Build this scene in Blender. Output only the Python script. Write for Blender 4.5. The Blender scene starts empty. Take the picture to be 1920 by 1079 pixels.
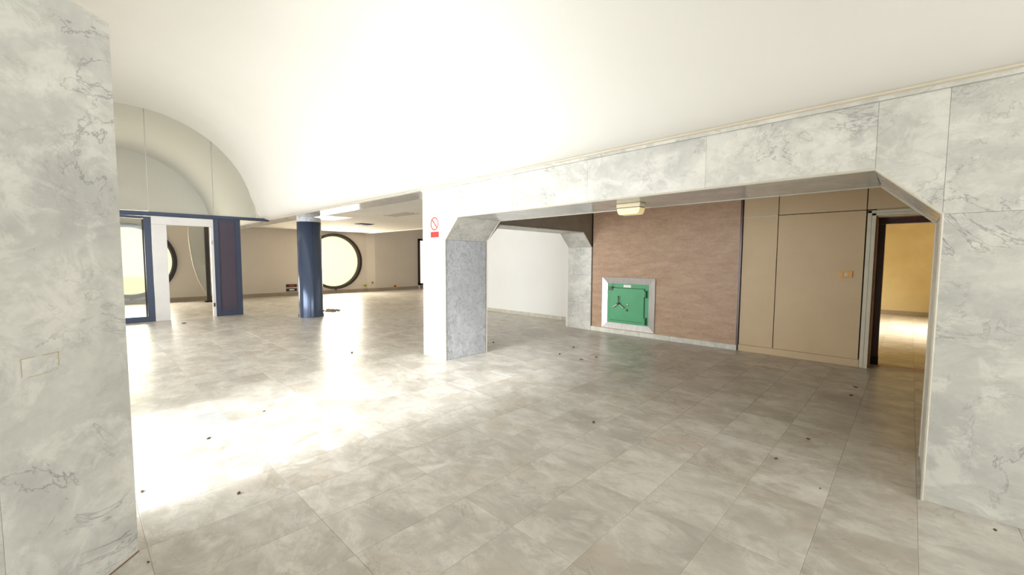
import bpy, bmesh, math, random
from mathutils import Vector, Matrix
random.seed(7)
SC = bpy.context.scene
COL = SC.collection

# ------------------------------------------------------------------ camera
YAW, PITCH, ROLL, FPX = 0.762993654, 0.0661700743, 0.00506798846, 780.937712
def cam_axes():
    sy, cy = math.sin(YAW), math.cos(YAW)
    f0 = Vector((-sy, cy, 0)); r0 = Vector((cy, sy, 0)); u0 = Vector((0, 0, 1))
    f = f0*math.cos(PITCH) - u0*math.sin(PITCH)
    u = u0*math.cos(PITCH) + f0*math.sin(PITCH)
    r = r0*math.cos(ROLL) + u*math.sin(ROLL)
    u2 = u*math.cos(ROLL) - r0*math.sin(ROLL)
    return r, u2, f
cr, cu, cf = cam_axes()
cd = bpy.data.cameras.new('camera')
cd.sensor_width = 36.0; cd.lens = FPX/1920*36; cd.clip_start = 0.05; cd.clip_end = 200
cam = bpy.data.objects.new('camera', cd); COL.objects.link(cam)
M4 = Matrix((cr, cu, -cf)).transposed().to_4x4(); M4.translation = Vector((0, 0, 1.6))
cam.matrix_world = M4
SC.camera = cam

# ------------------------------------------------------------------ exposure, world, lights
vs = SC.view_settings
vs.view_transform = 'Standard'; vs.look = 'None'; vs.gamma = 1.0; vs.use_curve_mapping = False
vs.exposure = 0.33
w = bpy.data.worlds.new('world'); SC.world = w; w.use_nodes = True
bg = w.node_tree.nodes['Background']
bg.inputs[0].default_value = (0.86, 0.93, 1.0, 1); bg.inputs[1].default_value = 1.2

def area(name, loc, target, sx, sy, power, color=(1, 1, 1), spread=180):
    l = bpy.data.lights.new(name, 'AREA'); l.shape = 'ELLIPSE' if 'round' in name else 'RECTANGLE'; l.size = sx; l.size_y = sy
    l.energy = power; l.color = color; l.spread = math.radians(spread)
    o = bpy.data.objects.new(name, l); COL.objects.link(o); o.location = loc
    d = (Vector(target) - Vector(loc)).normalized()
    o.rotation_euler = d.to_track_quat('-Z', 'Y').to_euler()
    return o
# daylight through the glazed street entrance (behind the marble pillar)
area('daylight_entrance', (-4.2, -1.62, 1.4), (-4.2, 5, 1.4), 2.1, 2.6, 130, (0.93, 0.97, 1.0), 115)
sl = bpy.data.lights.new('sun', 'SUN'); sl.energy = 6; sl.angle = math.radians(14); sl.color = (0.95, 0.98, 1.0)
so = bpy.data.objects.new('sun', sl); COL.objects.link(so); so.location = (-4.3, -8, 5)
so.rotation_euler = Vector((-0.02, 1.0, -0.38)).to_track_quat('-Z', 'Y').to_euler()
# added fill lamp that brightens the far aisle and vault, no window modelled
area('aisle_fill', (-9.8, -1.45, 1.5), (-9.8, 5, 1.9), 5.2, 2.3, 195, (0.98, 0.99, 1.0), 140)
# added soft fill from the open end behind the camera
area('rear_fill', (5.3, 1.2, 2.0), (-2, 1.6, 1.7), 4.6, 3.0, 185, (0.97, 0.99, 1.0))
# warm daylight through the round hall windows
area('daylight_round_window_near_door', (-19.2, 1.3, 1.5), (-10, 1.3, 1.3), 2.1, 2.1, 150, (1.0, 0.92, 0.78))
area('daylight_round_window_hall', (-19.2, 8.38, 1.5), (-10, 8.38, 1.3), 2.1, 2.1, 190, (1.0, 0.92, 0.78))
# corridor behind the doorway
area('daylight_corridor', (2.85, 13.6, 1.8), (-0.3, 13.6, 0.0), 1.6, 1.2, 210, (1.0, 0.93, 0.78), 95)

# ------------------------------------------------------------------ materials
def lin(c):
    out = []
    for v in c:
        v = v/255
        out.append(v/12.92 if v <= 0.04045 else ((v+0.055)/1.055)**2.4)
    return tuple(out) + (1.0,)
class NT:
    def __init__(s, name):
        s.m = bpy.data.materials.new(name); s.m.use_nodes = True
        s.t = s.m.node_tree; s.b = s.t.nodes['Principled BSDF']
    def n(s, ty, **k):
        x = s.t.nodes.new(ty)
        for a, v in k.items(): setattr(x, a, v)
        return x
    def l(s, a, b): s.t.links.new(a, b)
    def math(s, op, a, b=None, c=None):
        x = s.n('ShaderNodeMath', operation=op)
        for i, v in enumerate((a, b, c)):
            if v is None: continue
            if hasattr(v, 'links'): s.l(v, x.inputs[i])
            else: x.inputs[i].default_value = v
        return x.outputs[0]
    def mix(s, f, a, b, blend='MIX'):
        x = s.n('ShaderNodeMix', data_type='RGBA', blend_type=blend)
        for i, v in ((0, f), (6, a), (7, b)):
            if hasattr(v, 'links'): s.l(v, x.inputs[i])
            else: x.inputs[i].default_value = v
        return x.outputs[2]
    def noise(s, vec, scale, detail=5, rough=0.55, dist=0.0):
        x = s.n('ShaderNodeTexNoise'); s.l(vec, x.inputs['Vector'])
        x.inputs['Scale'].default_value = scale; x.inputs['Detail'].default_value = detail
        x.inputs['Roughness'].default_value = rough; x.inputs['Distortion'].default_value = dist
        return x.outputs['Fac']
    def ramp(s, v, lo, hi):
        x = s.n('ShaderNodeMapRange'); s.l(v, x.inputs['Value'])
        x.inputs['From Min'].default_value = lo; x.inputs['From Max'].default_value = hi
        return x.outputs[0]
    def pos(s, scale=(1, 1, 1), rand=True, rot=(0, 0, 0)):
        g = s.n('ShaderNodeNewGeometry'); out = g.outputs['Position']; r = None
        if rand:
            oi = s.n('ShaderNodeObjectInfo')
            r = s.math('ADD', oi.outputs['Random'], g.outputs['Random Per Island'])
            cb = s.n('ShaderNodeCombineXYZ')
            for i, k in enumerate((37.0, 53.0, 19.0)): s.l(s.math('MULTIPLY', r, k), cb.inputs[i])
            ad = s.n('ShaderNodeVectorMath', operation='ADD'); s.l(out, ad.inputs[0]); s.l(cb.outputs[0], ad.inputs[1])
            out = ad.outputs[0]
        mp = s.n('ShaderNodeMapping'); s.l(out, mp.inputs[0]); mp.inputs['Scale'].default_value = scale
        mp.inputs['Rotation'].default_value = rot
        return mp.outputs[0], r
    def bump(s, h, strength, dist=0.01):
        x = s.n('ShaderNodeBump'); s.l(h, x.inputs['Height'])
        x.inputs['Strength'].default_value = strength; x.inputs['Distance'].default_value = dist
        s.l(x.outputs[0], s.b.inputs['Normal'])
    def base(s, c):
        if hasattr(c, 'links'): s.l(c, s.b.inputs['Base Color'])
        else: s.b.inputs['Base Color'].default_value = c

def marble(name, base, cloud, vein, scale=1.0, rough=0.3, vein_amt=0.8, tone=0.06, streak=(1, 1, 1), rot=(0, 0, 0),
           mottled=0.0, stain=None, bump=0.0, cloud_amt=1.0, rand=True, spec=0.5, wear=None):
    k = NT(name); p, r = k.pos(streak, rand, rot)
    c1 = k.noise(p, 1.1*scale, 6, 0.6, 0.6)
    c2 = k.noise(p, 5.0*scale, 8, 0.65, 0.8)
    col = k.mix(k.math('MULTIPLY', k.ramp(c1, 0.35, 0.7), cloud_amt), lin(base), lin(cloud))
    col = k.mix(k.math('MULTIPLY', k.ramp(c2, 0.46, 0.68), 0.6*cloud_amt), col, lin(cloud))
    c3 = k.noise(p, 2.6*scale, 12, 0.72, 0.5)
    col = k.mix(k.math('MULTIPLY', k.ramp(c3, 0.50, 0.40), 0.5*cloud_amt), col, lin(tuple(min(255, v_*1.06) for v_ in base)))
    def veins(sc, width, det, dist):
        v = k.noise(p, sc*scale, det, 0.62, dist)
        a = k.math('ABSOLUTE', k.math('SUBTRACT', v, 0.5))
        return k.ramp(a, width, 0.0)
    mask = k.ramp(k.noise(p, 1.3*scale, 3), 0.40, 0.58)
    mask2 = k.ramp(k.noise(p, 2.9*scale, 4), 0.50, 0.66)
    v1 = k.math('MULTIPLY', veins(0.8, 0.007, 10, 0.7), mask)
    v2 = k.math('MULTIPLY', veins(2.2, 0.012, 9, 0.6), mask2)
    v3 = k.math('MULTIPLY', k.ramp(k.noise(p, 7.0*scale, 9, 0.7, 0.4), 0.58, 0.74), k.ramp(k.noise(p, 1.4*scale, 4), 0.45, 0.65))
    vv = k.math('MAXIMUM', k.math('MAXIMUM', v1, k.math('MULTIPLY', v2, 0.6)), k.math('MULTIPLY', v3, 0.5))
    col = k.mix(k.math('MULTIPLY', vv, vein_amt), col, lin(vein))
    if mottled:
        m = k.noise(p, 22*scale, 8, 0.7, 1.5)
        col = k.mix(k.math('MULTIPLY', k.ramp(m, 0.46, 0.66), mottled), col, lin(vein))
    if stain:
        st = k.ramp(k.noise(p, 1.3, 4), 0.52, 0.75)
        col = k.mix(k.math('MULTIPLY', st, 0.35), col, lin(stain))
    if wear:
        pw, _ = k.pos((1, 1, 1), False)
        wa = k.ramp(k.noise(pw, 0.55, 7, 0.62, 0.8), 0.42, 0.66); wb = k.ramp(k.noise(pw, 3.2, 9, 0.7, 1.2), 0.45, 0.68)
        col = k.mix(k.math('MULTIPLY', k.math('MULTIPLY', wa, wb), 0.85), col, lin(wear))
    if r is not None:
        fr = k.math('FRACT', k.math('MULTIPLY', r, 7.31))
        br = k.math('MULTIPLY_ADD', fr, tone*2, 1.0 - tone)
        hs = k.n('ShaderNodeHueSaturation'); k.l(br, hs.inputs['Value']); k.l(col, hs.inputs['Color'])
        col = hs.outputs[0]
    k.base(col)
    rn = k.noise(p, 6, 5)
    k.l(k.math('MULTIPLY_ADD', rn, 0.22, rough-0.11), k.b.inputs['Roughness'])
    k.b.inputs['Specular IOR Level'].default_value = spec
    if bump: k.bump(k.noise(p, 9, 6), bump, 0.004)
    return k.m

def plain(name, col, rough=0.6, metal=0.0, var=0.0, vscale=2.0, col2=None, streak=(1, 1, 1), bump=0.0, emit=None, es=0.0, spec=0.5):
    k = NT(name)
    if col2 is not None:
        p, _ = k.pos(streak, False)
        k.base(k.mix(k.math('MULTIPLY', k.ramp(k.noise(p, vscale, 7, 0.6, 0.3), 0.38, 0.68), var), lin(col), lin(col2)))
        if bump: k.bump(k.noise(p, vscale*12, 6), bump, 0.003)
    else: k.base(lin(col))
    k.b.inputs['Roughness'].default_value = rough; k.b.inputs['Metallic'].default_value = metal
    k.b.inputs['Specular IOR Level'].default_value = spec
    if emit is not None:
        k.b.inputs['Emission Color'].default_value = lin(emit); k.b.inputs['Emission Strength'].default_value = es
    return k.m

M = {}
M['floor'] = marble('floor marble', (213, 208, 198), (174, 168, 158), (122, 117, 108), 1.0, 0.34, 0.45, 0.02,
                    (1.0, 1.7, 1), (0, 0, 0.6), stain=(176, 152, 118), bump=0.04, wear=(150, 140, 124))
M['floor_grey'] = marble('slate toned marble', (190, 190, 188), (164, 165, 164), (122, 122, 120), 1.0, 0.34, 0.35, 0.02)
M['joint'] = plain('floor joint dirt', (160, 150, 134), 0.85, var=0.7, col2=(178, 170, 156), vscale=4)
M['marble'] = marble('white veined marble', (220, 217, 208), (182, 182, 175), (126, 127, 124), 1.5, 0.36, 0.75, 0.02,
                     (1, 1, 1.3), (0.5, 0.3, 0.4))
M['marble_grey'] = marble('mottled grey marble', (218, 220, 224), (190, 194, 200), (126, 130, 138), 0.6, 0.3, 0.45, 0.02,
                          mottled=0.48)
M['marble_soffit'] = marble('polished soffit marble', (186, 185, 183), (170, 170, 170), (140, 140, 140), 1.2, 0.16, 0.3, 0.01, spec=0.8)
M['marble_core'] = plain('mortar core', (186, 182, 174), 0.9)
M['edge'] = plain('marble arris', (206, 200, 184), 0.55, var=0.5, col2=(190, 182, 160), vscale=6)
M['lintel'] = plain('grey rendered lintel', (158, 148, 134), 0.8, var=0.6, col2=(140, 130, 116), vscale=3, bump=0.1)
M['vault'] = plain('vault plaster', (227, 224, 216), 0.85, var=0.35, col2=(219, 214, 204), vscale=0.6, bump=0.02)
M['cornice'] = plain('cornice plaster', (226, 216, 196), 0.7, var=0.5, col2=(206, 192, 168), vscale=4)
M['white_wall'] = plain('white plaster', (240, 240, 237), 0.85, var=0.4, col2=(234, 232, 226), vscale=1.2, bump=0.03)
M['hall_wall'] = plain('hall plaster', (206, 198, 188), 0.85, var=0.5, col2=(196, 187, 175), vscale=0.8, bump=0.03)
M['beige'] = plain('beige laminate panel', (208, 182, 142), 0.5, var=0.55, col2=(196, 169, 130), vscale=1.5)
M['beige_light'] = plain('pale door casing paint', (212, 204, 182), 0.5, var=0.4, col2=(196, 186, 160), vscale=5)
M['groove'] = plain('dark panel joint', (62, 50, 44), 0.8)
M['yellow_wall'] = plain('yellowed corridor plaster', (216, 200, 158), 0.85, var=0.6, col2=(198, 178, 132), vscale=1.5)
M['dark_wood'] = plain('dark red wood', (74, 34, 20), 0.35, var=0.7, col2=(44, 18, 10), vscale=6, streak=(6, 6, 0.6))
M['black'] = plain('black rubber', (24, 20, 20), 0.6)
M['frame_black'] = plain('dark window frame', (34, 24, 22), 0.4)
M['skirt'] = marble('skirting marble', (214, 210, 198), (190, 186, 172), (140, 132, 118), 3.0, 0.4, 0.4, 0.04)
M['skirt_dark'] = plain('hall skirting', (158, 146, 130), 0.6, var=0.5, col2=(132, 120, 104), vscale=5)
M['navy'] = plain('navy lacquered metal', (62, 72, 94), 0.38, 0.15, var=0.3, col2=(54, 63, 84), vscale=3)
M['plum'] = plain('dark plum panel', (76, 66, 80), 0.55, var=0.4, col2=(66, 57, 72), vscale=3)
M['column'] = plain('navy column sheet metal', (80, 92, 116), 0.2, 0.4, var=0.2, col2=(70, 82, 104), vscale=3)
M['pvc'] = plain('white door frame paint', (226, 224, 222), 0.4, var=0.3, col2=(212, 208, 206), vscale=3)
M['steel'] = plain('brushed steel', (196, 192, 188), 0.45, 0.8, var=0.5, col2=(168, 160, 152), vscale=2, streak=(8, 8, 1))
M['green'] = plain('green safe enamel', (84, 166, 116), 0.4, var=0.5, col2=(74, 152, 104), vscale=5)
M['green_dark'] = plain('green shadow joint', (30, 92, 56), 0.5)
M['iron'] = plain('dark worn steel', (78, 74, 72), 0.35, 0.8)
M['chrome'] = plain('worn chrome', (190, 186, 180), 0.2, 0.95)
M['red'] = plain('red sign paint', (222, 34, 28), 0.5)
M['redline'] = plain('faded red sign paint', (205, 70, 62), 0.55)
M['sign_white'] = plain('white sign film', (238, 236, 232), 0.5)
M['orange'] = plain('orange socket plastic', (222, 168, 96), 0.45)
M['yellow'] = plain('yellow socket plastic', (205, 190, 80), 0.45)
M['cream'] = plain('aged cream plastic', (226, 214, 176), 0.4, var=0.4, col2=(205, 190, 148), vscale=9)
M['lens'] = plain('lamp cover', (244, 226, 176), 0.3, emit=(255, 226, 160), es=0.25)
M['pane'] = plain('sunlit frosted pane', (200, 190, 150), 0.6, emit=(255, 249, 206), es=0.78)
M['pane2'] = plain('sunlit peach pane', (250, 236, 220), 0.6, emit=(255, 238, 222), es=1.0)
M['panel_face'] = plain('emissive ceiling panel', (250, 246, 226), 0.5, emit=(255, 244, 206), es=1.0)
M['ceiling'] = plain('suspended ceiling board', (222, 216, 204), 0.8, var=0.4, col2=(208, 198, 182), vscale=1.0)
M['dirt'] = plain('brown dirt crumbs', (84, 62, 46), 0.9, var=0.8, col2=(124, 100, 76), vscale=60)
M['dirt_pale'] = plain('grey plaster rubble', (172, 160, 140), 0.9, var=0.8, col2=(120, 106, 88), vscale=30)
M['mortar_line'] = plain('ochre mortar line', (196, 178, 140), 0.8, var=0.6, col2=(178, 166, 146), vscale=30)
M['scratch'] = plain('dark slab joint', (104, 98, 100), 0.7)
M['rust_line'] = plain('rusty dirt line', (132, 96, 62), 0.8)

k = NT('travertine'); p, r = k.pos((0.9, 0.9, 3.2), False)
b1 = k.noise(p, 2.6, 10, 0.78, 0.2); p2, _ = k.pos((1, 1, 2.5), False); b2 = k.noise(p2, 26, 6, 0.7)
c = k.mix(k.ramp(b1, 0.32, 0.68), lin((196, 164, 134)), lin((160, 126, 100)))
c = k.mix(k.math('MULTIPLY', k.ramp(b2, 0.5, 0.72), 0.45), c, lin((206, 176, 146)))
c = k.mix(k.math('MULTIPLY', k.ramp(k.noise(p2, 34, 6, 0.8), 0.55, 0.66), 0.6), c, lin((112, 84, 66)))
k.base(c); k.b.inputs['Roughness'].default_value = 0.5; k.bump(b2, 0.25, 0.006)
M['travertine'] = k.m

def glass_mat(name, tint, frost=0.0, alpha_mix=0.8):
    k = NT(name); t = k.t; out = t.nodes['Material Output']
    tr = k.n('ShaderNodeBsdfTransparent'); tr.inputs[0].default_value = lin(tint)
    gl = k.n('ShaderNodeBsdfGlossy'); gl.inputs['Roughness'].default_value = 0.03; gl.inputs[0].default_value = (0.9, 0.9, 0.9, 1)
    df = k.n('ShaderNodeBsdfDiffuse'); df.inputs[0].default_value = lin((216, 216, 210))
    fr = k.n('ShaderNodeFresnel'); fr.inputs[0].default_value = 1.45
    a = k.n('ShaderNodeMixShader'); a.inputs[0].default_value = frost; k.l(tr.outputs[0], a.inputs[1]); k.l(df.outputs[0], a.inputs[2])
    b = k.n('ShaderNodeMixShader'); k.l(fr.outputs[0], b.inputs[0]); k.l(a.outputs[0], b.inputs[1]); k.l(gl.outputs[0], b.inputs[2])
    k.l(b.outputs[0], out.inputs[0]); t.nodes.remove(k.b)
    return k.m
M['glass'] = glass_mat('clear dusty glass', (242, 244, 242), 0.28)
M['door_glass'] = glass_mat('door glass', (244, 248, 244), 0.10)
M['film'] = glass_mat('hanging translucent film', (226, 228, 222), 0.55)

# ------------------------------------------------------------------ builders
def sh(x): return -0.024*max(0.0, x + 5.5)          # the arcade wall runs a touch off square
def shear(v): return Vector((v[0], v[1] + sh(v[0]), v[2]))

def finish(name, bm, mat, parent=None, smooth=False, bevel=0.0, kind=None, seg=1):
    if bevel:
        bmesh.ops.bevel(bm, geom=[e for e in bm.edges], offset=bevel, segments=seg, affect='EDGES', profile=0.5)
    bmesh.ops.recalc_face_normals(bm, faces=bm.faces)
    me = bpy.data.meshes.new(name); bm.to_mesh(me); bm.free()
    me.materials.append(M[mat] if isinstance(mat, str) else mat)
    if smooth:
        for f in me.polygons: f.use_smooth = True
    o = bpy.data.objects.new(name, me); COL.objects.link(o)
    if parent is not None:
        o.parent = parent
        if parent.type == 'EMPTY' or True:
            o.matrix_parent_inverse = parent.matrix_world.inverted() if False else Matrix.Translation(-parent.location) if not any(parent.rotation_euler) else (Matrix.LocRotScale(parent.location, parent.rotation_euler, None)).inverted()
    if kind: o['kind'] = kind
    return o
def add_box(bm, lo, hi, fn=None):
    vs_ = [bm.verts.new(fn(Vector((x, y, z))) if fn else (x, y, z)) for x in (lo[0], hi[0]) for y in (lo[1], hi[1]) for z in (lo[2], hi[2])]
    for q in ((0, 1, 3, 2), (4, 6, 7, 5), (0, 4, 5, 1), (2, 3, 7, 6), (0, 2, 6, 4), (1, 5, 7, 3)): bm.faces.new([vs_[i] for i in q])
def box(name, lo, hi, mat, parent=None, fn=None, bevel=0.0, kind=None):
    bm = bmesh.new(); add_box(bm, lo, hi, fn); return finish(name, bm, mat, parent, bevel=bevel, kind=kind)
def add_prism(bm, pts, a, b, axis='y', fn=None):
    """pts = 2-D outline; extruded between a and b along axis."""
    def mk(p, t):
        v = {'y': (p[0], t, p[1]), 'x': (t, p[0], p[1]), 'z': (p[0], p[1], t)}[axis]
        return fn(Vector(v)) if fn else Vector(v)
    A = [bm.verts.new(mk(p, a)) for p in pts]; B = [bm.verts.new(mk(p, b)) for p in pts]
    bm.faces.new(A); bm.faces.new(B[::-1]); n = len(pts)
    for i in range(n): bm.faces.new([A[i], A[(i+1) % n], B[(i+1) % n], B[i]])
def prism(name, pts, a, b, mat, parent=None, axis='y', fn=None, kind=None, bevel=0.0):
    bm = bmesh.new(); add_prism(bm, pts, a, b, axis, fn); return finish(name, bm, mat, parent, kind=kind, bevel=bevel)
def add_cyl(bm, c, r, h, axis='z', n=24, r2=None):
    rot = {'z': Matrix(), 'x': Matrix.Rotation(math.pi/2, 4, 'Y'), 'y': Matrix.Rotation(-math.pi/2, 4, 'X')}[axis]
    bmesh.ops.create_cone(bm, cap_ends=True, segments=n, radius1=r, radius2=r if r2 is None else r2, depth=h,
                          matrix=Matrix.Translation(c) @ rot)
def cyl(name, c, r, h, mat, parent=None, axis='z', n=24, r2=None, smooth=False):
    bm = bmesh.new(); add_cyl(bm, c, r, h, axis, n, r2); return finish(name, bm, mat, parent, smooth)
def add_bar(bm, p, q, r1, r2=None, n=10):
    p = Vector(p); q = Vector(q); d = q - p; r2 = r1 if r2 is None else r2
    m = Matrix.Translation((p+q)/2) @ d.to_track_quat('Z', 'Y').to_matrix().to_4x4()
    bmesh.ops.create_cone(bm, cap_ends=True, segments=n, radius1=r1, radius2=r2, depth=d.length, matrix=m)
def add_ring(bm, c, ro, ri, depth, axis='x', n=64):
    """flat ring with thickness; axis = its normal"""
    V = []
    for i in range(n):
        a = 2*math.pi*i/n; row = []
        for rr, t in ((ro, -depth/2), (ro, depth/2), (ri, depth/2), (ri, -depth/2)):
            u, v = rr*math.cos(a), rr*math.sin(a)
            row.append(bm.verts.new((c[0]+t, c[1]+u, c[2]+v) if axis == 'x' else (c[0]+u, c[1]+t, c[2]+v)))
        V.append(row)
    for i in range(n):
        A, B = V[i], V[(i+1) % n]
        for j in range(4): bm.faces.new([A[j], A[(j+1) % 4], B[(j+1) % 4], B[j]])
def thing(name, loc, label, cat, group=None, rotz=0.0):
    o = bpy.data.objects.new(name, None); COL.objects.link(o); o.location = loc; o.rotation_euler = (0, 0, rotz)
    o.empty_display_size = 0.1
    o['label'] = label; o['category'] = cat
    if group: o['group'] = group
    return o
def tag(o, label, cat, group=None):
    o['label'] = label; o['category'] = cat
    if group: o['group'] = group
    return o
def struct(o): o['kind'] = 'structure'; return o
def strip(name, path, prof, mat, parent=None, fn=None):
    """sweep a 2-D (y,z) profile along x stations"""
    bm = bmesh.new(); rows = []
    for x in path:
        rows.append([bm.verts.new(fn(Vector((x, y, z))) if fn else (x, y, z)) for y, z in prof])
    n = len(prof)
    for a, b in zip(rows, rows[1:]):
        for i in range(n): bm.faces.new([a[i], a[(i+1) % n], b[(i+1) % n], b[i]])
    bm.faces.new(rows[0]); bm.faces.new(rows[-1][::-1])
    return finish(name, bm, mat, parent)

# ------------------------------------------------------------------ floor
XW, YW = 0.441, 0.77
X0, Y0 = -0.335, 1.745
floor = struct(box('floor', (-20.2, -2.0, -0.2), (6.0, 18.2, -0.002), 'joint'))
tile_bm = bmesh.new(); add_box(tile_bm, (0.001, 0.001, -0.02), (XW-0.001, YW-0.001, 0.0))
bmesh.ops.bevel(tile_bm, geom=[e for e in tile_bm.edges if all(v.co.z > -0.001 for v in e.verts)], offset=0.0015, segments=1, affect='EDGES')
bmesh.ops.recalc_face_normals(tile_bm, faces=tile_bm.faces)
tile_me = bpy.data.meshes.new('floor_tile'); tile_bm.to_mesh(tile_me); tile_me.materials.append(M['floor'])
def project(v):
    d = Vector(v) - Vector((0, 0, 1.6)); z = d.dot(cf)
    if z < 0.15: return None
    return (960 + FPX*d.dot(cr)/z, 539.5 - FPX*d.dot(cu)/z, z)
cand, rest = [], []
for i in range(-46, 15):
    for j in range(-5, 22):
        x, y = X0 + i*XW, Y0 + j*YW
        if x < -20.1 or x > 5.6: continue
        p = project((x+XW/2, y+YW/2, 0))
        vis = p is not None and -150 < p[0] < 2070 and p[1] < 1250
        dist = math.hypot(x, y)
        if vis and x < 1.2 and (y < 8.2 or x < -5): cand.append((dist, x, y))
        else: rest.append((x, y))
cand.sort()
grey_me = tile_me.copy(); grey_me.materials.clear(); grey_me.materials.append(M['floor_grey'])
for dist, x, y in cand[:296]:
    o = bpy.data.objects.new('floor_tile', grey_me if (round((x-X0)/XW), round((y-Y0)/YW)) in ((-10, -2), (-11, -2)) else tile_me); COL.objects.link(o)
    o.location = (x, y, random.uniform(-0.0006, 0.0)); o.parent = floor
    o.rotation_euler = (random.uniform(-1, 1)*0.0006, random.uniform(-1, 1)*0.0008, 0)
bm = bmesh.new()
for x, y in [(c_[1], c_[2]) for c_ in cand[296:]] + rest:
    add_box(bm, (x+0.0015, y+0.0015, -0.02), (x+XW-0.0015, y+YW-0.0015, 0))
finish('distant_tiles', bm, 'floor', floor, kind='stuff')

# ------------------------------------------------------------------ vault
VC_Y, VC_Z, VR = 1.1, 2.75, 2.57
prof = [(-1.47, 2.77)]
for i in range(0, 61):
    a = math.radians(180 - i*(165/60.0)); prof.append((VC_Y + VR*math.cos(a), VC_Z + VR*math.sin(a)))
prof += [(3.655, 3.2), (3.70, 3.05), (3.755, 2.93), (3.83, 2.845), (3.92, 2.79), (4.0, 2.775)]
def vfn(v): return Vector((v[0], v[1] + sh(v[0])*max(0, min(1, v[1]-3.0)), v[2]))
bm = bmesh.new(); rows = []
xs = [-19.5, -13.9, -13.8, -10, -5.5, -2, 2, 5.4]
for x in xs: rows.append([bm.verts.new(vfn(Vector((x, y, z)))) for y, z in prof])
for a, b in zip(rows, rows[1:]):
    for i in range(len(prof)-1): bm.faces.new([a[i], a[i+1], b[i+1], b[i]])
vo = finish('ceiling', bm, 'vault', smooth=True); struct(vo)
sm = vo.modifiers.new('thick', 'SOLIDIFY'); sm.thickness = 0.08; sm.offset = 0
tag_cr = []

# cornice beads along the springing of the vault
cp = [(3.935, 2.790), (3.930, 2.772), (3.938, 2.758), (3.968, 2.755), (3.968, 2.748), (3.952, 2.745), (3.952, 2.734), (3.975, 2.728), (4.06, 2.728), (4.06, 2.790)]
cornice = struct(strip('trim_1', [-13.8, -5.5, 2, 5.4], cp, 'cornice', fn=shear))
strip('fillet', [-5.88, -5.5, 2, 5.4], [(3.978, 2.732), (3.978, 2.70), (4.02, 2.70), (4.02, 2.732)], 'marble', cornice, fn=shear)

# ------------------------------------------------------------------ arcade wall (wall_middle)
T = 0.02
core = [(-5.86, 0), (-5.28, 0), (-5.28, 1.92), (-4.94, 2.26), (-0.20, 2.26), (0.15, 1.92), (0.15, 0), (5.4, 0), (5.4, 2.77), (-5.86, 2.77)]
wm = struct(prism('wall_middle', core, 4.0+T, 4.87-T, 'marble_core', fn=shear))
g = 0.0008
def inset(pts, d=g):
    cx = sum(p[0] for p in pts)/len(pts); cz = sum(p[1] for p in pts)/len(pts)
    return [(p[0] + (d if p[0] < cx else -d), p[1] + (d if p[1] < cz else -d)) for p in pts]
front = [
    [(-5.88, 0), (-5.265, 0), (-5.265, 1.908), (-5.88, 1.908)],
    [(-5.88, 1.908), (-5.265, 1.908), (-4.935, 2.24), (-4.935, 2.70), (-5.88, 2.70)],
    [(-4.935, 2.24), (-3.79, 2.24), (-3.79, 2.70), (-4.935, 2.70)],
    [(-3.79, 2.24), (-2.62, 2.24), (-2.62, 2.70), (-3.79, 2.70)],
    [(-2.62, 2.24), (-1.36, 2.24), (-1.36, 2.70), (-2.62, 2.70)],
    [(-1.36, 2.24), (-0.213, 2.24), (-0.213, 2.70), (-1.36, 2.70)],
    [(-0.213, 2.24), (0.13, 1.908), (0.13, 2.70), (-0.213, 2.70)],
    [(0.13, 1.908), (1.33, 1.908), (1.33, 2.70), (0.13, 2.70)],
    [(0.13, 0), (1.33, 0), (1.33, 1.908), (0.13, 1.908)],
    [(1.33, 0), (2.6, 0), (2.6, 1.908), (1.33, 1.908)],
    [(1.33, 1.908), (2.6, 1.908), (2.6, 2.70), (1.33, 2.70)],
    [(2.6, 0), (5.4, 0), (5.4, 2.70), (2.6, 2.70)]]
for pts in front: prism('marble_slab', inset(pts), 4.0, 4.0+T-0.001, 'marble', wm, fn=shear)
# reveals of the wide opening: left jamb, chamfers, soffit, right jamb
def panel(name, p, q, a, b, mat, parent, thick=0.018, fn=shear):
    """slab whose face runs p->q in (x,z) and spans y a..b, thickness away from the opening (left normal)"""
    d = Vector((q[0]-p[0], q[1]-p[1])).normalized(); n = Vector((-d.y, d.x))*thick
    pts = [p, q, (q[0]+n.x, q[1]+n.y), (p[0]+n.x, p[1]+n.y)]
    return prism(name, pts, a, b, mat, parent, fn=fn)
Yf, Yb = 4.012, 4.87
panel('marble_slab', (-5.262, 0.002), (-5.262, 1.905), Yf, Yb, 'marble_grey', wm)['label'] = 'mottled grey marble slab on the jamb of the square pier'
panel('marble_slab', (-5.262, 1.909), (-4.933, 2.240), Yf, Yb, 'marble', wm)
cuts = [-4.932, -3.79, -2.62, -1.36, -0.215]
for a_, b_ in zip(cuts, cuts[1:]): panel('soffit_slab', (a_+g, 2.241), (b_-g, 2.241), Yf, Yb, 'marble_soffit', wm)
panel('marble_slab', (-0.213, 2.240), (0.129, 1.909), Yf, Yb, 'marble_soffit', wm)
panel('marble_slab', (0.130, 1.905), (0.130, 0.002), Yf, Yb, 'marble', wm)
# pale arris beads round the opening edge
edge_path = [(-5.262, 0.0), (-5.262, 1.908), (-4.933, 2.241), (-0.213, 2.241), (0.130, 1.908), (0.130, 0.0)]
for yy in (3.994, 4.872):
    bm = bmesh.new()
    for p, q in zip(edge_path, edge_path[1:]):
        add_bar(bm, shear((p[0], yy+0.006, p[1])), shear((q[0], yy+0.006, q[1])), 0.009, n=6)
    finish('edge_bead', bm, 'edge', wm)
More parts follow.
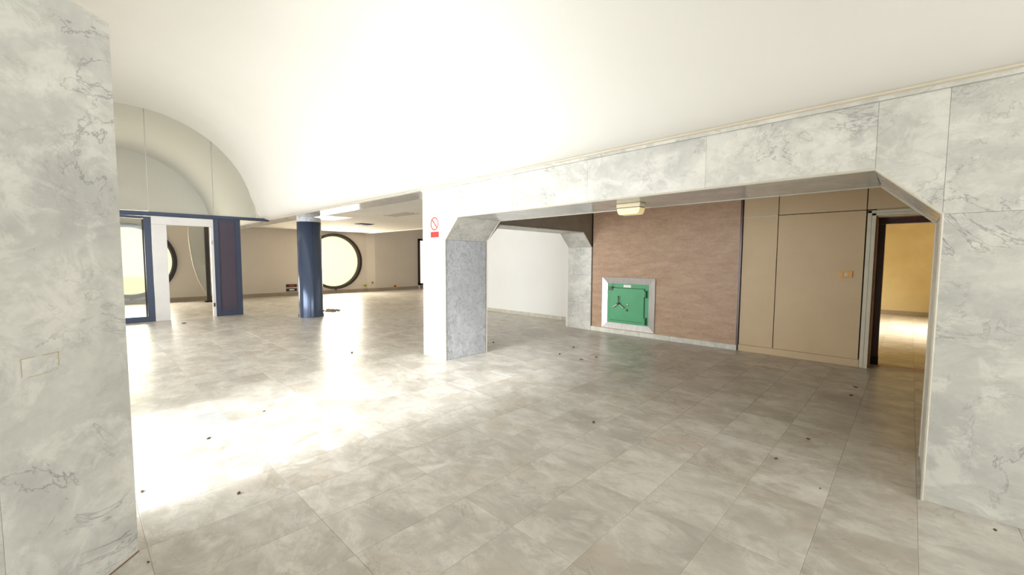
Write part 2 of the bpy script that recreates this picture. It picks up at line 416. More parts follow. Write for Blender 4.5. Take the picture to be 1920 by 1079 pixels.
# left and rear faces of the pier
prism('marble_slab', [(4.012, 0), (4.87, 0), (4.87, 2.70), (4.012, 2.70)], -5.88, -5.862, 'marble', wm, axis='x')
box('marble_slab', (-5.88, 4.852, 0), (-5.262, 4.869, 1.908), 'marble', wm)

# upper wall over the beam (closes the bay and hall from the vault)
struct(box('wall_upper', (-19.5, 4.02, 2.80), (5.4, 4.12, 3.3), 'vault'))
# beam of the left opening: soffit
beam = struct(box('trim_2', (-19.5, 4.0, 2.722), (-5.88, 4.48, 2.80), 'marble_soffit'))
struct(box('trim_3', (-19.5, 4.40, 2.80), (-5.88, 4.48, 2.9), 'ceiling'))

# ------------------------------------------------------------------ cross arch (wall_inner) between pier and back wall
ca = [(4.87, 2.241), (4.87, 3.05), (8.15, 3.05), (8.15, 0), (8.135, 0), (8.135, 1.90), (7.80, 2.215), (5.17, 2.241), (4.87, 1.915), (4.871, 1.915)]
ca = [(4.87, 1.92), (5.185, 2.235), (7.80, 2.225), (8.13, 1.90), (8.13, 0), (8.15, 0), (8.15, 3.05), (4.87, 3.05)]
wi = struct(prism('wall_inner', ca, -5.275, -5.88, 'lintel', axis='x'))
box('edge_bead', (-5.285, 8.118, 0), (-5.255, 8.131, 1.9), 'edge', wi)
for z0, z1 in ((0.0, 0.62), (0.623, 1.26), (1.263, 1.897)):
    box('marble_slab', (-5.90, 8.108, z0), (-5.262, 8.1285, z1), 'marble', wi)
bm = bmesh.new(); add_prism(bm, [(8.108, 1.90), (7.785, 2.205), (7.80, 2.222), (8.1285, 1.91)], -5.90, -5.262, 'x'); finish('marble_slab', bm, 'marble', wi)
box('marble_slab', (-5.90, 5.19, 2.212), (-5.262, 7.785, 2.226), 'marble', wi)
bm = bmesh.new(); add_prism(bm, [(4.872, 1.90), (5.19, 2.212), (5.185, 2.232), (4.872, 1.925)], -5.90, -5.262, 'x'); finish('marble_slab', bm, 'marble', wi)

# ------------------------------------------------------------------ back wall with safe, panels and doorway
bw = struct(box('wall_back', (-5.95, 8.19, 0), (-0.40, 8.34, 3.05), 'groove'))
box('wall_section', (0.66, 8.19, 0), (5.4, 8.34, 3.05), 'beige', bw)
box('wall_section', (-0.40, 8.19, 2.29), (0.66, 8.34, 3.05), 'beige', bw)
# travertine with a recess for the safe
SX0, SX1, SZ0, SZ1 = -4.955, -3.728, 0.112, 1.23
tv = [(-5.235, -2.21, SZ1, 3.05), (-5.235, SX0, 0.0, SZ1), (SX1, -2.21, 0.0, SZ1), (SX0, SX1, 0.0, SZ0)]
bm = bmesh.new()
outer = [(-5.235, 0), (-2.21, 0), (-2.21, 3.05), (-5.235, 3.05)]
for x0, x1, z0, z1 in tv: add_box(bm, (x0, 8.13, z0), (x1, 8.19, z1))
finish('travertine_cladding', bm, 'travertine', bw)
box('edge_strip', (-2.2095, 8.128, 0.0), (-2.175, 8.19, 3.05), 'dark_wood', bw)
box('edge_strip', (-5.262, 8.135, 0.10), (-5.236, 8.18, 1.9), 'dark_wood', bw)
# marble skirting pieces under the travertine
xs_ = [-5.255, -4.65, -4.05, -3.40, -2.80, -2.19]
for a_, b_ in zip(xs_, xs_[1:]): box('skirting_piece', (a_+0.001, 8.108, 0), (b_-0.001, 8.129, 0.098), 'skirt', bw, bevel=0.002)
# beige panels
G = 0.006
cols = [(-2.172, -1.64), (-1.64, -0.512), (-0.512, 0.66), (0.66, 1.9)]
for i, (a_, b_) in enumerate(cols):
    if i != 2: box('wall_panel', (a_+G, 8.158, 0.115), (b_-G, 8.189, 2.362), 'beige', bw)
    box('wall_panel', (a_+G, 8.158, 2.374), (b_-G, 8.189, 3.04), 'beige', bw)
box('panel_joint_bar', (-2.168, 8.150, 2.361), (-1.646, 8.19, 2.370), 'pvc', bw)
box('skirting_board', (-2.172, 8.146, 0), (-0.505, 8.189, 0.112), 'beige', bw)
# door casing and doorway
d1 = struct(thing('door_1', (0.1, 8.2, 0), 'x', 'x')); del d1['label']; del d1['category']
cas = [(-0.500, -0.452, 8.140), (-0.449, -0.402, 8.128)]
for x0, x1, yy in cas: box('casing', (x0, yy, 0), (x1, 8.19, 2.352 if x0 < -0.48 else 2.31), 'beige_light', d1, bevel=0.003)
box('casing', (-0.449, 8.128, 2.275), (0.66, 8.19, 2.312), 'beige_light', d1, bevel=0.003)
box('casing', (-0.500, 8.140, 2.314), (0.70, 8.19, 2.354), 'beige_light', d1, bevel=0.003)
box('casing', (0.62, 8.128, 0), (0.70, 8.19, 2.312), 'beige_light', d1)
box('reveal', (-0.402, 8.19, 0), (-0.385, 8.52, 2.275), 'travertine', d1)
box('reveal', (-0.385, 8.19, 2.26), (0.62, 8.52, 2.275), 'beige', d1)
box('door_frame', (-0.40, 8.50, 0.14), (-0.305, 8.62, 2.27), 'dark_wood', d1)
box('door_frame', (-0.40, 8.47, 2.17), (0.70, 8.62, 2.27), 'dark_wood', d1)
box('door_frame', (-0.385, 8.44, 2.225), (0.70, 8.50, 2.262), 'dark_wood', d1)
box('door_frame', (0.60, 8.50, 0), (0.70, 8.62, 2.27), 'dark_wood', d1)
box('rubber_foot', (-0.41, 8.47, 0), (-0.30, 8.63, 0.14), 'black', d1)
box('threshold', (-0.385, 8.45, 0.0), (0.62, 8.62, 0.012), 'travertine', d1)
# corridor
struct(box('wall_corridor_end', (-2.2, 17.1, 0), (3.2, 17.2, 3.0), 'yellow_wall'))
struct(box('wall_corridor_left', (-2.3, 8.7, 0), (-2.2, 17.2, 3.0), 'yellow_wall'))
struct(box('wall_corridor_right', (3.1, 8.7, 0), (3.2, 17.2, 3.0), 'yellow_wall'))
struct(box('wall_corridor_front', (-2.3, 8.62, 0), (-0.40, 8.72, 3.0), 'yellow_wall'))
struct(box('wall_corridor_near', (0.70, 8.34, 0), (3.2, 8.72, 3.0), 'yellow_wall'))
struct(box('wall_corridor_lintel', (-0.41, 8.62, 2.27), (0.71, 8.72, 3.0), 'yellow_wall'))
struct(box('ceiling_corridor', (-2.3, 8.34, 3.0), (3.2, 17.2, 3.06), 'yellow_wall'))
struct(box('baseboard_corridor', (-2.2, 17.06, 0), (3.1, 17.1, 0.13), 'skirt_dark'))
# bay shell
struct(box('ceiling_bay', (-5.9, 4.12, 3.05), (5.4, 8.34, 3.12), 'white_wall'))
struct(box('wall_bay_right', (2.6, 4.8, 0), (2.7, 8.2, 3.05), 'beige'))

# ------------------------------------------------------------------ white room and hall
struct(box('wall_white', (-11.5, 8.95, 0), (-5.88, 9.05, 3.1), 'white_wall'))
struct(box('wall_white_end', (-5.98, 8.15, 0), (-5.88, 8.96, 3.1), 'white_wall'))
struct(box('wall_white_side', (-11.5, 9.05, 0), (-11.4, 16.1, 3.3), 'white_wall'))
bs = struct(box('baseboard_white', (-11.5, 8.935, 0), (-5.98, 8.95, 0.09), 'skirt'))
x = -11.5
while x < -6.0:
    x2 = min(x+0.6, -5.98); box('skirting_piece', (x+0.0015, 8.925, 0), (x2-0.0015, 8.936, 0.095), 'skirt', bs); x = x2
XF = -19.5
W1 = (1.27, 1.49); W2 = (8.38, 1.49); RI = 1.20
def wall_with_holes(name, x0, x1, y0, y1, z0, z1, holes, mat):
    """wall in the yz plane with round openings cut by radial quads"""
    bm = bmesh.new(); ys = [y0]
    for cy, cz, r in holes: ys += [cy-r-0.08, cy+r+0.08]
    ys.append(y1)
    for i in range(0, len(ys), 2):
        if ys[i+1] > ys[i]: add_box(bm, (x0, ys[i], z0), (x1, ys[i+1], z1))
    n = 64
    for cy, cz, r in holes:
        L, Rr = cy-r-0.08, cy+r+0.08
        for xx in (x0, x1):
            inn, out = [], []
            for i in range(n):
                a = 2*math.pi*(i+0.5)/n; u, v = math.cos(a), math.sin(a)
                inn.append(bm.verts.new((xx, cy+r*u, cz+r*v)))
                t = min((Rr-cy)/abs(u) if abs(u) > 1e-9 else 1e9, ((z1-cz) if v > 0 else (cz-z0))/abs(v) if abs(v) > 1e-9 else 1e9)
                out.append(bm.verts.new((xx, cy+t*u, cz+t*v)))
            for i in range(n):
                j = (i+1) % n; bm.faces.new([inn[i], inn[j], out[j], out[i]])
            for sy_ in (L, Rr):
                for sz_ in (z0, z1):
                    # corner fillers
                    cand_ = sorted(out, key=lambda q: (abs(q.co.y-sy_)+abs(q.co.z-sz_)))[:2]
                    c_ = bm.verts.new((xx, sy_, sz_))
                    try: bm.faces.new([c_, cand_[0], cand_[1]])
                    except ValueError: pass
            if xx == x0: inn0 = inn
        for i in range(n):
            j = (i+1) % n; bm.faces.new([inn0[i], inn0[j], inn[j], inn[i]])
    return finish(name, bm, mat)
wl = struct(wall_with_holes('wall_left', XF-0.3, XF, -1.6, 9.95, 0, 2.98, [(W1[0], W1[1], RI), (W2[0], W2[1], RI)], 'hall_wall'))
struct(box('wall_left_upper', (XF-0.3, -1.6, 2.98), (XF, 4.1, 5.5), 'white_wall'))
bm = bmesh.new(); add_prism(bm, [(XF, 9.95), (XF+0.12, 10.35), (XF-0.05, 16.1), (XF-0.4, 16.1), (XF-0.3, 9.95)], 0, 3.3, 'z')
struct(finish('wall_left_return', bm, 'hall_wall'))
struct(box('wall_hall_end', (XF, 16.0, 0), (-11.4, 16.1, 3.3), 'hall_wall'))
struct(box('baseboard_left', (XF, -1.5, 0), (XF+0.02, 10.0, 0.15), 'skirt_dark'))
bm = bmesh.new(); add_prism(bm, [(XF, 9.97), (XF+0.12, 10.34), (XF-0.04, 15.99), (XF-0.02, 15.99), (XF+0.145, 10.34), (XF+0.02, 9.97)], 0, 0.15, 'z')
struct(finish('baseboard_left_return', bm, 'skirt_dark'))
for i, (cy, cz) in enumerate((W1, W2)):
    wn = struct(thing('window_%d' % (i+1), (XF, cy, cz), 'x', 'x')); del wn['label']; del wn['category']
    bm = bmesh.new(); add_ring(bm, (XF+0.03, cy, cz), 1.30, 1.185, 0.12); finish('window_frame', bm, 'frame_black', wn)
    bm = bmesh.new(); add_ring(bm, (XF-0.08, cy, cz), 1.20, 1.17, 0.14); finish('inner_frame', bm, 'frame_black', wn)
    cyl('window_pane', (XF-0.14, cy, cz), 1.185, 0.012, 'pane', wn, axis='x', n=64)
    box('catch', (XF+0.03, cy-0.03, cz-1.36), (XF+0.08, cy+0.03, cz-1.29), 'frame_black', wn)
# rectangular window further along
w3 = struct(thing('window_3', (XF+0.1, 13.9, 1.5), 'x', 'x')); del w3['label']; del w3['category']
def rx(y): return XF+0.12-0.17*(y-10.35)/5.75
for y0, y1, z0, z1 in ((12.9, 13.0, 0.2, 2.72), (14.7, 14.8, 0.2, 2.72), (12.9, 14.8, 2.62, 2.72), (12.9, 14.8, 0.2, 0.3)):
    box('window_frame', (rx(y1)-0.02, y0, z0), (rx(y0)+0.09, y1, z1), 'frame_black', w3)
box('window_pane', (rx(14)+0.02, 13.0, 0.3), (rx(13)+0.04, 14.7, 2.62), 'pane2', w3)
box('cable_trunk', (rx(13)+0.0, 12.92, 0.0), (rx(13)+0.06, 12.99, 0.2), 'pvc', w3)
# suspended ceiling of the hall, board by board
CZ = 2.87
ch = struct(thing('ceiling_hall', (-12, 7, CZ), 'x', 'x')); del ch['label']; del ch['category']
bx = [-19.45, -18.0, -16.6, -15.2, -13.8, -12.4, -11.0, -9.6, -8.2, -6.9, -5.9]
by = [4.48, 5.9, 7.3, 8.6, 9.85]
for i in range(len(bx)-1):
    for j in range(len(by)-1):
        if j == 3 and bx[i] >= -11.45: continue
        if i == 4 and j == 0: continue
        y1 = by[j+1] if not (j == 2 and bx[i] >= -11.45) else 8.96
        box('ceiling_board', (bx[i]+0.003, by[j]+0.003, CZ), (bx[i+1]-0.003, y1-0.003, CZ+0.03), 'ceiling', ch)
box('ceiling_board', (-13.797, 5.0, CZ), (-12.403, 5.897, CZ+0.03), 'ceiling', ch) if False else None
box('fascia', (-19.45, 9.85, CZ-0.03), (-11.4, 9.90, 3.3), 'white_wall', ch)
struct(box('ceiling_upper', (-20.0, 4.12, 3.3), (-5.88, 16.2, 3.36), 'white_wall'))
struct(box('ceiling_aisle', (-19.5, -1.6, 5.45), (-13.9, 4.1, 5.5), 'white_wall')) if False else None
# square emissive panel set in the ceiling by the column
cl = thing('bright_panel', (-13.1, 5.19, CZ), 'bright square panel set in the hall ceiling behind the navy column', 'light')
box('frame', (-13.797, 4.483, CZ-0.004), (-12.403, 5.897, CZ+0.03), 'pvc', cl)
box('panel_face', (-13.74, 4.54, CZ-0.012), (-12.46, 5.84, CZ-0.004), 'panel_face', cl)
# vents
v = thing('ceiling_vent', (-14.35, 7.25, CZ), 'dark square air vent in the hall ceiling above the right round window', 'vent')
box('frame', (-14.62, 6.98, CZ-0.012), (-14.08, 7.52, CZ-0.001), 'iron', v)
for i in range(9): box('slat', (-14.58, 7.02+i*0.052, CZ-0.03), (-14.12, 7.045+i*0.052, CZ-0.012), 'navy', v)
v = thing('ceiling_vent', (-10.6, 6.5, CZ), 'pale flush slotted grille in the hall ceiling left of the marble pier', 'vent')
for i in range(3): box('slat', (-11.2, 6.25+i*0.16, CZ-0.008), (-9.9, 6.31+i*0.16, CZ-0.001), 'skirt_dark', v)

# ------------------------------------------------------------------ side wall at the street and the shell behind the camera
sw = struct(box('wall_front', (-19.8, -1.62, 0), (-5.55, -1.50, 2.80), 'white_wall'))
struct(box('wall_front_section', (-3.20, -1.62, 0), (5.4, -1.50, 2.80), 'marble'))
struct(box('wall_front_lintel', (-5.55, -1.62, 2.72), (-3.20, -1.50, 2.80), 'marble'))
struct(box('wall_behind', (5.4, -1.62, 0), (5.5, 0.0 - 1.1, 5.5), 'white_wall'))
struct(box('wall_behind_section', (5.4, 3.5, 0), (5.5, 8.4, 5.5), 'white_wall'))
struct(box('wall_behind_lintel', (5.4, -1.1, 3.6), (5.5, 3.5, 5.5), 'white_wall'))

# ------------------------------------------------------------------ partition with lunette at the far end of the vault
XP = -13.8
pt = thing('glazed_partition', (XP, 1.3, 0), 'navy framed glazed partition with arched glass lunette above a white doorway', 'partition')
# transom
prism('transom', [(-1.45, 2.655), (4.0, 2.695), (4.0, 2.775), (-1.45, 2.735)], XP-0.06, XP+0.05, 'navy', pt, axis='x')
prism('transom', [(-1.45, 2.625), (3.26, 2.662), (3.26, 2.690), (-1.45, 2.652)], XP-0.04, XP+0.03, 'navy', pt, axis='x')
# lunette panes
def arc(y):
    d = VR*VR - (y-VC_Y)**2
    return VC_Z + math.sqrt(max(d, 0))
seams = [-1.44, -0.05, 1.31, 2.655, 3.66]
for a_, b_ in zip(seams, seams[1:]):
    n = 14; ys = [a_+0.008 + (b_-a_-0.016)*i/n for i in range(n+1)]
    pts = [(ys[0], 2.75), (ys[-1], 2.77)] + [(y, max(arc(y)-0.012, 2.80)) for y in reversed(ys)]
    prism('lunette_pane', pts, XP-0.006, XP+0.006, 'glass', pt, axis='x')
for s_ in seams[1:-1]: box('pane_seal', (XP-0.008, s_-0.008, 2.75), (XP+0.008, s_+0.008, arc(s_)), 'steel', pt)
bm = bmesh.new()
for i in range(40):
    a0 = math.radians(180-i*4.4); a1 = math.radians(180-(i+1)*4.4)
    add_bar(bm, (XP, VC_Y+(VR-.012)*math.cos(a0), VC_Z+(VR-.012)*math.sin(a0)), (XP, VC_Y+(VR-.012)*math.cos(a1), VC_Z+(VR-.012)*math.sin(a1)), 0.014, n=6)
finish('arch_bead', bm, 'edge', pt)
# glazed leaf at left
ly0, ly1 = -0.35, 1.335
lf = box('leaf_stile', (XP-0.03, 1.20, 0), (XP+0.03, ly1, 2.63), 'navy', pt)
box('leaf_stile', (XP-0.02, 1.165, 0.13), (XP+0.02, 1.195, 2.56), 'frame_black', pt)
box('leaf_stile', (XP-0.03, ly0-0.12, 0), (XP+0.03, ly0, 2.63), 'navy', pt)
box('bottom_rail', (XP-0.03, ly0, 0), (XP+0.03, 1.20, 0.135), 'navy', pt)
box('top_rail', (XP-0.03, ly0, 2.575), (XP+0.03, 1.20, 2.64), 'navy', pt)
box('door_pane', (XP-0.005, ly0, 0.135), (XP+0.005, 1.165, 2.575), 'door_glass', pt)
# white door frame
box('door_frame', (XP-0.07, 1.34, 0), (XP+0.035, 1.635, 2.45), 'pvc', pt, bevel=0.003)
box('door_frame', (XP-0.07, 1.34, 2.453), (XP+0.035, 2.625, 2.655), 'pvc', pt, bevel=0.003)
rj = box('door_frame', (XP-0.07, 2.555, 0), (XP+0.035, 2.625, 2.45), 'pvc', pt, bevel=0.003)
box('hinge', (XP+0.035, 2.562, 1.98), (XP+0.05, 2.60, 2.08), 'steel', rj)
box('hinge', (XP+0.035, 2.562, 0.28), (XP+0.05, 2.60, 0.38), 'iron', rj)
# solid panel
box('panel_stile', (XP-0.04, 2.63, 0), (XP+0.04, 2.735, 2.665), 'navy', pt)
box('panel_stile', (XP-0.04, 3.135, 0), (XP+0.04, 3.255, 2.67), 'navy', pt)
box('panel_rail', (XP-0.03, 2.735, 0), (XP+0.03, 3.135, 0.10), 'navy', pt)
box('panel_rail', (XP-0.03, 2.735, 2.62), (XP+0.03, 3.135, 2.665), 'navy', pt)
box('panel_board', (XP-0.015, 2.735, 0.10), (XP+0.015, 3.135, 2.62), 'plum', pt)
box('panel_rail', (XP-0.01, 2.735, 0.14), (XP+0.022, 3.135, 0.19), 'navy', pt)
# front part of partition out of sight behind the pillar
box('side_panel', (XP-0.04, -1.48, 0), (XP+0.04, ly0-0.12, 2.63), 'navy', pt)
# film and post behind the doorway
ps = thing('service_post', (-18.6, 3.33, 0), 'dark slim post standing just inside the white doorway', 'post')
box('post_body', (-18.64, 3.27, 0.05), (-18.56, 3.39, 2.75), 'iron', ps)
box('foot_plate', (-18.70, 3.21, 0.0), (-18.50, 3.45, 0.05), 'black', ps)
bm = bmesh.new()
cpts = [(2.80, 2.72), (2.81, 2.2), (2.85, 1.75), (2.90, 1.35), (2.98, 1.0), (3.08, 0.68), (3.2, 0.42)]
L_, R_ = [], []
for i, (y, z) in enumerate(cpts):
    L_.append(bm.verts.new((-18.60+0.03*math.sin(i*1.3), y, z)))
    R_.append(bm.verts.new((-18.60, 3.265, z)))
for i in range(len(cpts)-1): bm.faces.new([L_[i], L_[i+1], R_[i+1], R_[i]])
fo = finish('hanging_sheet', bm, 'film'); tag(fo, 'translucent sheet with a curved edge hanging beside the dark post', 'sheet')
s_ = fo.modifiers.new('thick', 'SOLIDIFY'); s_.thickness = 0.006
bm = bmesh.new()
for (y, z), (y2, z2) in zip(cpts, cpts[1:]): add_bar(bm, (-18.59, y, z), (-18.59, y2, z2), 0.012, n=6)
finish('sheet_hem', bm, 'edge', fo)

# ------------------------------------------------------------------ navy column
CX, CY = -12.0, 4.47
co = thing('column', (CX, CY, 0), 'round navy sheet-metal clad column with a grey marble collar', 'column')
def half_shell(a0, a1):
    bm = bmesh.new(); n = 24; rings = []
    for z in (0.0, 2.60):
        rings.append([bm.verts.new((CX+0.305*math.cos(a0+(a1-a0)*i/n), CY+0.305*math.sin(a0+(a1-a0)*i/n), z)) for i in range(n+1)])
        rings.append([bm.verts.new((CX+0.29*math.cos(a0+(a1-a0)*i/n), CY+0.29*math.sin(a0+(a1-a0)*i/n), z)) for i in range(n+1)])
    for i in range(n):
        bm.faces.new([rings[0][i], rings[0][i+1], rings[2][i+1], rings[2][i]])
        bm.faces.new([rings[1][i], rings[3][i], rings[3][i+1], rings[1][i+1]])
        bm.faces.new([rings[2][i], rings[2][i+1], rings[3][i+1], rings[3][i]])
    o = finish('cladding_sheet', bm, 'column', co, smooth=False)
    for f in o.data.polygons: f.use_smooth = True
view = math.atan2(-CY, -CX)
for k_ in range(2): half_shell(view + 0.25 + k_*math.pi + 0.006, view + 0.25 + (k_+1)*math.pi - 0.006)
cyl('core', (CX, CY, 1.34), 0.285, 2.68, 'iron', co, n=32, smooth=False)
cyl('collar', (CX, CY, 2.661), 0.30, 0.12, 'marble_grey', co, n=40)
for s_ in (-1, 1):
    a = view + s_*math.pi/2
    cyl('foot_flange', (CX+0.30*math.cos(a), CY+0.30*math.sin(a), 0.04), 0.022, 0.08, 'navy', co, n=10)

# ------------------------------------------------------------------ foreground marble pillar
PX, PY = -2.972, 0.167
ang = math.atan2(-0.69, 0.725)
pl = thing('pillar', (PX, PY, 0), 'big white veined marble pillar in the left foreground', 'pillar', rotz=ang)
Rm = Matrix.Translation((PX, PY, 0)) @ Matrix.Rotation(ang, 4, 'Z')
def pf(v): return Rm @ Vector(v)
box('core', (0.016, -0.58, 0), (0.99, -0.016, 2.76), 'marble_core', pl, fn=pf)
for x0, x1 in ((0, 0.5995), (0.602, 1.0)):
    for z0, z1 in ((0.0, 2.775),):
        box('marble_slab', (x0, -0.016, z0), (x1, 0, z1), 'marble', pl, fn=pf)
box('marble_slab', (0, -0.60, 0), (0.015, -0.0165, 2.775), 'marble', pl, fn=pf)
box('marble_slab', (0.991, -0.60, 0), (1.0, -0.0165, 2.775), 'marble', pl, fn=pf)
box('marble_slab', (0.0155, -0.60, 0), (0.99, -0.581, 2.775), 'marble', pl, fn=pf)
box('top_slab', (0.0155, -0.58, 2.761), (0.99, -0.0165, 2.775), 'marble', pl, fn=pf)
# filled socket hole with ochre mortar outline
pq = box('patch', (0.350, -0.004, 1.103), (0.494, 0.0012, 1.180), 'marble', pl, fn=pf)
for lo, hi in (((0.345, 0.0, 1.180), (0.410, 0.002, 1.184)), ((0.445, 0.0, 1.180), (0.497, 0.0018, 1.183)), ((0.494, 0.0, 1.108), (0.4965, 0.0018, 1.180)), ((0.346, 0, 1.120), (0.350, 0.002, 1.184)), ((0.380, 0, 1.100), (0.47, 0.0016, 1.103))):
    box('mortar_line', lo, hi, 'mortar_line', pq, fn=pf)
box('dirt_line', (0.0, 0.0, 0.0), (1.0, 0.004, 0.005), 'rust_line', pl, fn=pf)

# ------------------------------------------------------------------ safe
sf = thing('wall_safe', (-4.34, 8.13, SZ0), 'green wall safe with a three-spoke handle in a mitred steel frame', 'safe')
fx0, fx1, fz0, fz1 = SX0, SX1, SZ0, SZ1
ix0, ix1, iz0, iz1 = -4.835, -3.872, 0.235, 1.098
y0, y1 = 8.098, 8.125
def bevel_frame(p):
    bm = bmesh.new()
    vs1 = [bm.verts.new((p[i][0], y0 if i < 2 else y1+0.005, p[i][1])) for i in range(4)]
    vs2 = [bm.verts.new((p[i][0], 8.185, p[i][1])) for i in range(4)]
    bm.faces.new(vs1); bm.faces.new(vs2[::-1])
    for i in range(4): bm.faces.new([vs1[i], vs1[(i+1) % 4], vs2[(i+1) % 4], vs2[i]])
    return finish('frame_side', bm, 'steel', sf)
e = 0.0008
bevel_frame([(fx0+e, fz1), (fx1-e, fz1), (ix1-e, iz1), (ix0+e, iz1)])
bevel_frame([(fx1, fz1-e), (fx1, fz0+e), (ix1, iz0+e), (ix1, iz1-e)])
bevel_frame([(fx1-e, fz0), (fx0+e, fz0), (ix0+e, iz0), (ix1-e, iz0)])
bevel_frame([(fx0, fz0+e), (fx0, fz1-e), (ix0, iz1-e), (ix0, iz0+e)])
box('safe_body', (ix0, 8.140, iz0), (ix1, 8.188, iz1), 'green', sf)
box('shadow_gap', (ix0+0.065, 8.134, iz0+0.055), (ix1-0.085, 8.142, iz1-0.085), 'green_dark', sf)
dr = box('safe_door', (ix0+0.078, 8.115, iz0+0.065), (ix1-0.098, 8.136, iz1-0.097), 'green', sf, bevel=0.003)
box('name_plate', (-4.45, 8.130, 1.022), (-4.275, 8.141, 1.078), 'sign_white', sf)
box('lock_box', (-4.79, 8.085, 0.955), (-4.70, 8.141, 1.025), 'iron', sf, bevel=0.006)
bm = bmesh.new(); add_bar(bm, (-4.702, 8.09, 0.94), (-4.702, 8.09, 1.10), 0.006); finish('padlock_pin', bm, 'iron', sf)
hc = Vector((-4.54, 8.07, 0.665))
hb = bmesh.new(); add_bar(hb, hc+Vector((0, 0.045, 0)), hc-Vector((0, 0.03, 0)), 0.026, n=16)
hub = finish('handle_hub', hb, 'iron', dr)
for a, ln in ((90, 0.155), (212, 0.15), (328, 0.155)):
    d = Vector((math.cos(math.radians(a)), 0, math.sin(math.radians(a))))
    bm = bmesh.new(); add_bar(bm, hc + d*0.01, hc + d*ln, 0.009, 0.013)
    bmesh.ops.create_uvsphere(bm, u_segments=8, v_segments=6, radius=0.015, matrix=Matrix.Translation(hc + d*ln))
    finish('handle_spoke', bm, 'chrome' if a != 90 else 'iron', hub)
for z_ in (0.665, 0.535):
    bm = bmesh.new(); add_ring(bm, (-4.345, 8.11, z_), 0.028, 0.018, 0.01, 'y', 20)
    esc = finish('keyhole_ring', bm, 'iron', dr); cyl('keyhole', (-4.345, 8.113, z_), 0.018, 0.004, 'green_dark' if z_ < .6 else 'chrome', esc, axis='y', n=16)
for z_ in (0.90, 0.245+0.09):
    hg = cyl('hinge_barrel', (-3.925, 8.105, z_), 0.018, 0.15, 'green_dark', sf, n=14)
    box('hinge_leaf', (-3.99, 8.112, z_-0.06), (-3.935, 8.116, z_+0.06), 'green', hg)

# ------------------------------------------------------------------ fittings
lp = thing('emergency_light', (-2.31, 4.43, 2.24), 'aged cream bulkhead lamp fixed under the marble beam', 'lamp')
ya = 4.36 + sh(-2.3)
box('housing', (-2.46, ya, 2.195), (-2.17, ya+0.14, 2.24), 'cream', lp, bevel=0.006)
box('gasket', (-2.45, ya+0.01, 2.186), (-2.18, ya+0.13, 2.196), 'iron', lp)
prism('lamp_cover', [(-2.455, 2.187), (-2.175, 2.187), (-2.185, 2.14), (-2.205, 2.115), (-2.425, 2.115), (-2.445, 2.14)], ya+0.005, ya+0.135, 'lens', lp, bevel=0.004)

sg = thing('no_smoking_sign', (-5.545, 3.998, 2.1), 'red ring no smoking sign on the white pier front', 'sign')
bm = bmesh.new(); add_ring(bm, (-5.545, 3.996, 2.172), 0.104, 0.088, 0.004, 'y', 40); finish('ring', bm, 'redline', sg)
bm = bmesh.new(); a = math.radians(135)
add_prism(bm, [(-5.545+0.092*math.cos(a)-0.006, 2.172+0.092*math.sin(a)-0.006), (-5.545+0.092*math.cos(a)+0.006, 2.172+0.092*math.sin(a)+0.006),
               (-5.545-0.092*math.cos(a)+0.006, 2.172-0.092*math.sin(a)+0.006), (-5.545-0.092*math.cos(a)-0.006, 2.172-0.092*math.sin(a)-0.006)], 3.994, 3.998, 'y')
finish('slash', bm, 'redline', sg)
cyl('dot', (-5.558, 3.996, 2.112), 0.007, 0.004, 'red', sg, axis='y', n=10)
box('cigarette_outline', (-5.60, 3.997, 2.150), (-5.49, 3.9992, 2.166), 'sign_white', sg)
rs = box('warning_label', (-5.643, 3.992, 1.955), (-5.432, 3.9995, 2.042), 'red'); tag(rs, 'solid red rectangular label below the no smoking ring', 'sign')
box('scraped_print', (-5.625, 3.991, 1.992), (-5.452, 3.9925, 1.998), 'redline', rs)

sk = thing('light_switch', (-0.71, 8.158, 1.405), 'orange wall switch plate on the large beige panel', 'switch')
box('plate', (-0.795, 8.146, 1.350), (-0.632, 8.1575, 1.462), 'orange', sk, bevel=0.003)
box('rocker', (-0.735, 8.139, 1.380), (-0.692, 8.147, 1.430), 'beige_light', sk, bevel=0.002)
box('rocker', (-0.785, 8.141, 1.375), (-0.745, 8.147, 1.437), 'orange', sk, bevel=0.002)
box('rocker', (-0.682, 8.141, 1.375), (-0.642, 8.147, 1.437), 'orange', sk, bevel=0.002)

def socket(y, z, w_, h_, mat, label, xb=XF, name='wall_socket', extra=None):
    s = thing(name, (xb, y, z), label, 'socket')
    box('plate', (xb+0.001, y-w_/2, z-h_/2), (xb+0.03, y+w_/2, z+h_/2), mat, s, bevel=0.003)
    box('insert', (xb+0.03, y-w_*0.22, z-h_*0.22), (xb+0.036, y+w_*0.22, z+h_*0.22), extra or 'frame_black', s)
    return s
socket(9.95-0.1, 0.30, 0.20, 0.09, 'yellow', 'lower small yellow socket right of the second round window')
socket(10.2, 0.43, 0.13, 0.13, 'yellow', 'upper small yellow socket right of the second round window', XF+0.08)
socket(11.45, 0.20, 0.2, 0.18, 'orange', 'orange socket box low on the hall wall left of the rectangular window', XF+0.085)
socket(6.46, 0.43, 0.44, 0.12, 'frame_black', 'upper trunking outlet with a red half, left of the navy column', extra='red')
socket(6.46, 0.25, 0.44, 0.12, 'frame_black', 'lower black trunking outlet with a white insert, left of the navy column', extra='pvc')

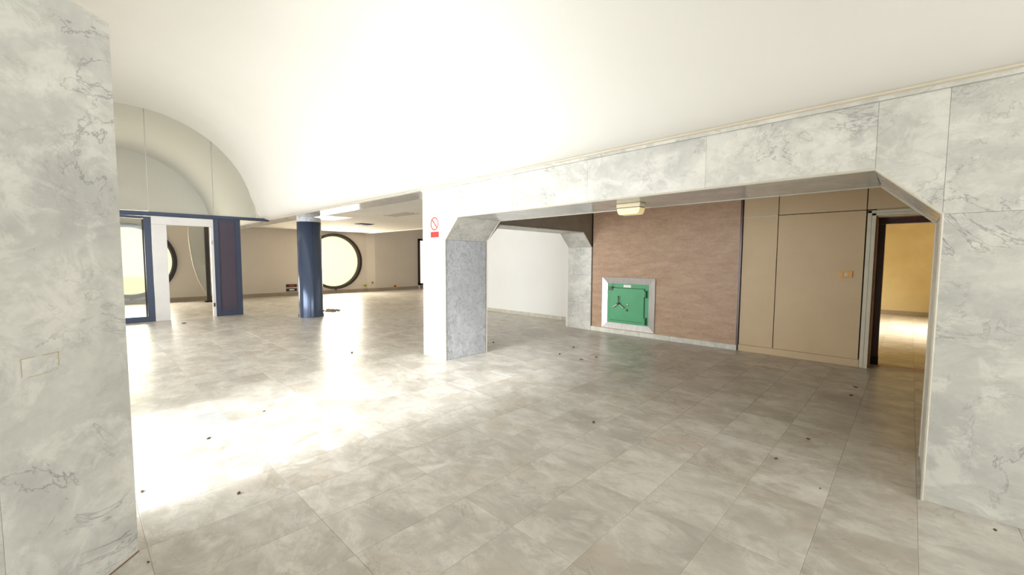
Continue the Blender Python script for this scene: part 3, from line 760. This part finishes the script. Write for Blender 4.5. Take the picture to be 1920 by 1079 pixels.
# ------------------------------------------------------------------ crumbs and dead insects on the floor
def unproject(px, py, z=0.0):
    d = cf + cr*((px-960)/FPX) - cu*((py-539.5)/FPX); t = (z-1.6)/d.z
    return Vector((0, 0, 1.6)) + d*t
def crumb(px, py, size, label, seed):
    rnd = random.Random(seed); c = unproject(px, py)
    bm = bmesh.new(); bmesh.ops.create_icosphere(bm, subdivisions=2, radius=1.0)
    st = rnd.uniform(1.2, 2.0); a = rnd.uniform(0, 3.14)
    for v_ in bm.verts:
        q = v_.co*(1+rnd.uniform(-0.22, 0.22)); q = Vector((q.x*st, q.y*0.8, q.z*0.45+0.40)); q.z = max(q.z, 0)
        v_.co = Vector((q.x*math.cos(a)-q.y*math.sin(a), q.x*math.sin(a)+q.y*math.cos(a), q.z))*size + c
    o = finish('crumb', bm, 'dirt'); tag(o, label, 'debris', 'dark crumbs scattered on the marble floor')
crumbs = [(391, 823, .012, 'dark crumb on the bright floor beside the slate-toned tile'), (448, 926, .013, 'long brown crumb at the near edge of the bright daylight patch'),
 (266, 923, .010, 'dark crumb right beside the base of the left pillar'), (495, 772, .010, 'tiny crumb alone in the middle of the bright floor'),
 (278, 1055, .006, 'tiny speck at the bottom left next to the left pillar'), (1113, 793, .014, 'dark crumb in the centre of the floor right of the bright patch'),
 (1604, 727, .016, 'farther of two crumbs in front of the doorway'), (1596, 742, .015, 'nearer of two crumbs in front of the doorway'),
 (1515, 824, .012, 'round black crumb on the shaded floor below the switch panel'), (1455, 861, .012, 'brown crumb on the shaded floor, largest of the right half'),
 (1538, 917, .006, 'tiny black speck left of the foot of the right pier'), (1866, 995, .009, 'black crumb in front of the right pier at the picture edge'),
 (1049, 665, .020, 'crumb on the grey floor between the square pier and the safe'), (1075, 652, .020, 'crumb below the safe, farthest of the ones before it'),
 (1118, 671, .022, 'crumb in the reddish stain in front of the safe'), (1090, 675, .018, 'crumb left of the reddish stain in front of the safe'),
 (345, 607, .03, 'crumb on the floor just before the white doorway'), (660, 662, .02, 'crumb on the pale floor left of the square pier'),
 (925, 643, .02, 'crumb in the shaded strip right behind the square pier')]
for i, (a_, b_, s_, lab) in enumerate(crumbs): crumb(a_, b_, s_, lab, i)
def rubble(px, py, spread, n, seed, label):
    rnd = random.Random(seed); c = unproject(px, py); bm = bmesh.new()
    for i in range(n):
        a = rnd.uniform(0, 6.28); r_ = spread*math.sqrt(rnd.random())
        p = c + Vector((math.cos(a)*r_, math.sin(a)*r_*0.7, 0)); s = rnd.uniform(0.012, 0.04)
        b0 = len(bm.verts); bmesh.ops.create_icosphere(bm, subdivisions=1, radius=s, matrix=Matrix.Translation(p+Vector((0, 0, s*0.45))) @ Matrix.Diagonal((1.3, 1, 0.5, 1)))
    o = finish('rubble', bm, 'dirt_pale'); tag(o, label, 'rubble'); o['kind'] = 'stuff'
rubble(620, 583, 0.36, 110, 5, 'low heap of plaster crumbs beside the foot of the navy column')
rubble(381, 562, 0.22, 40, 6, 'small litter of plaster bits around the foot of the dark post')
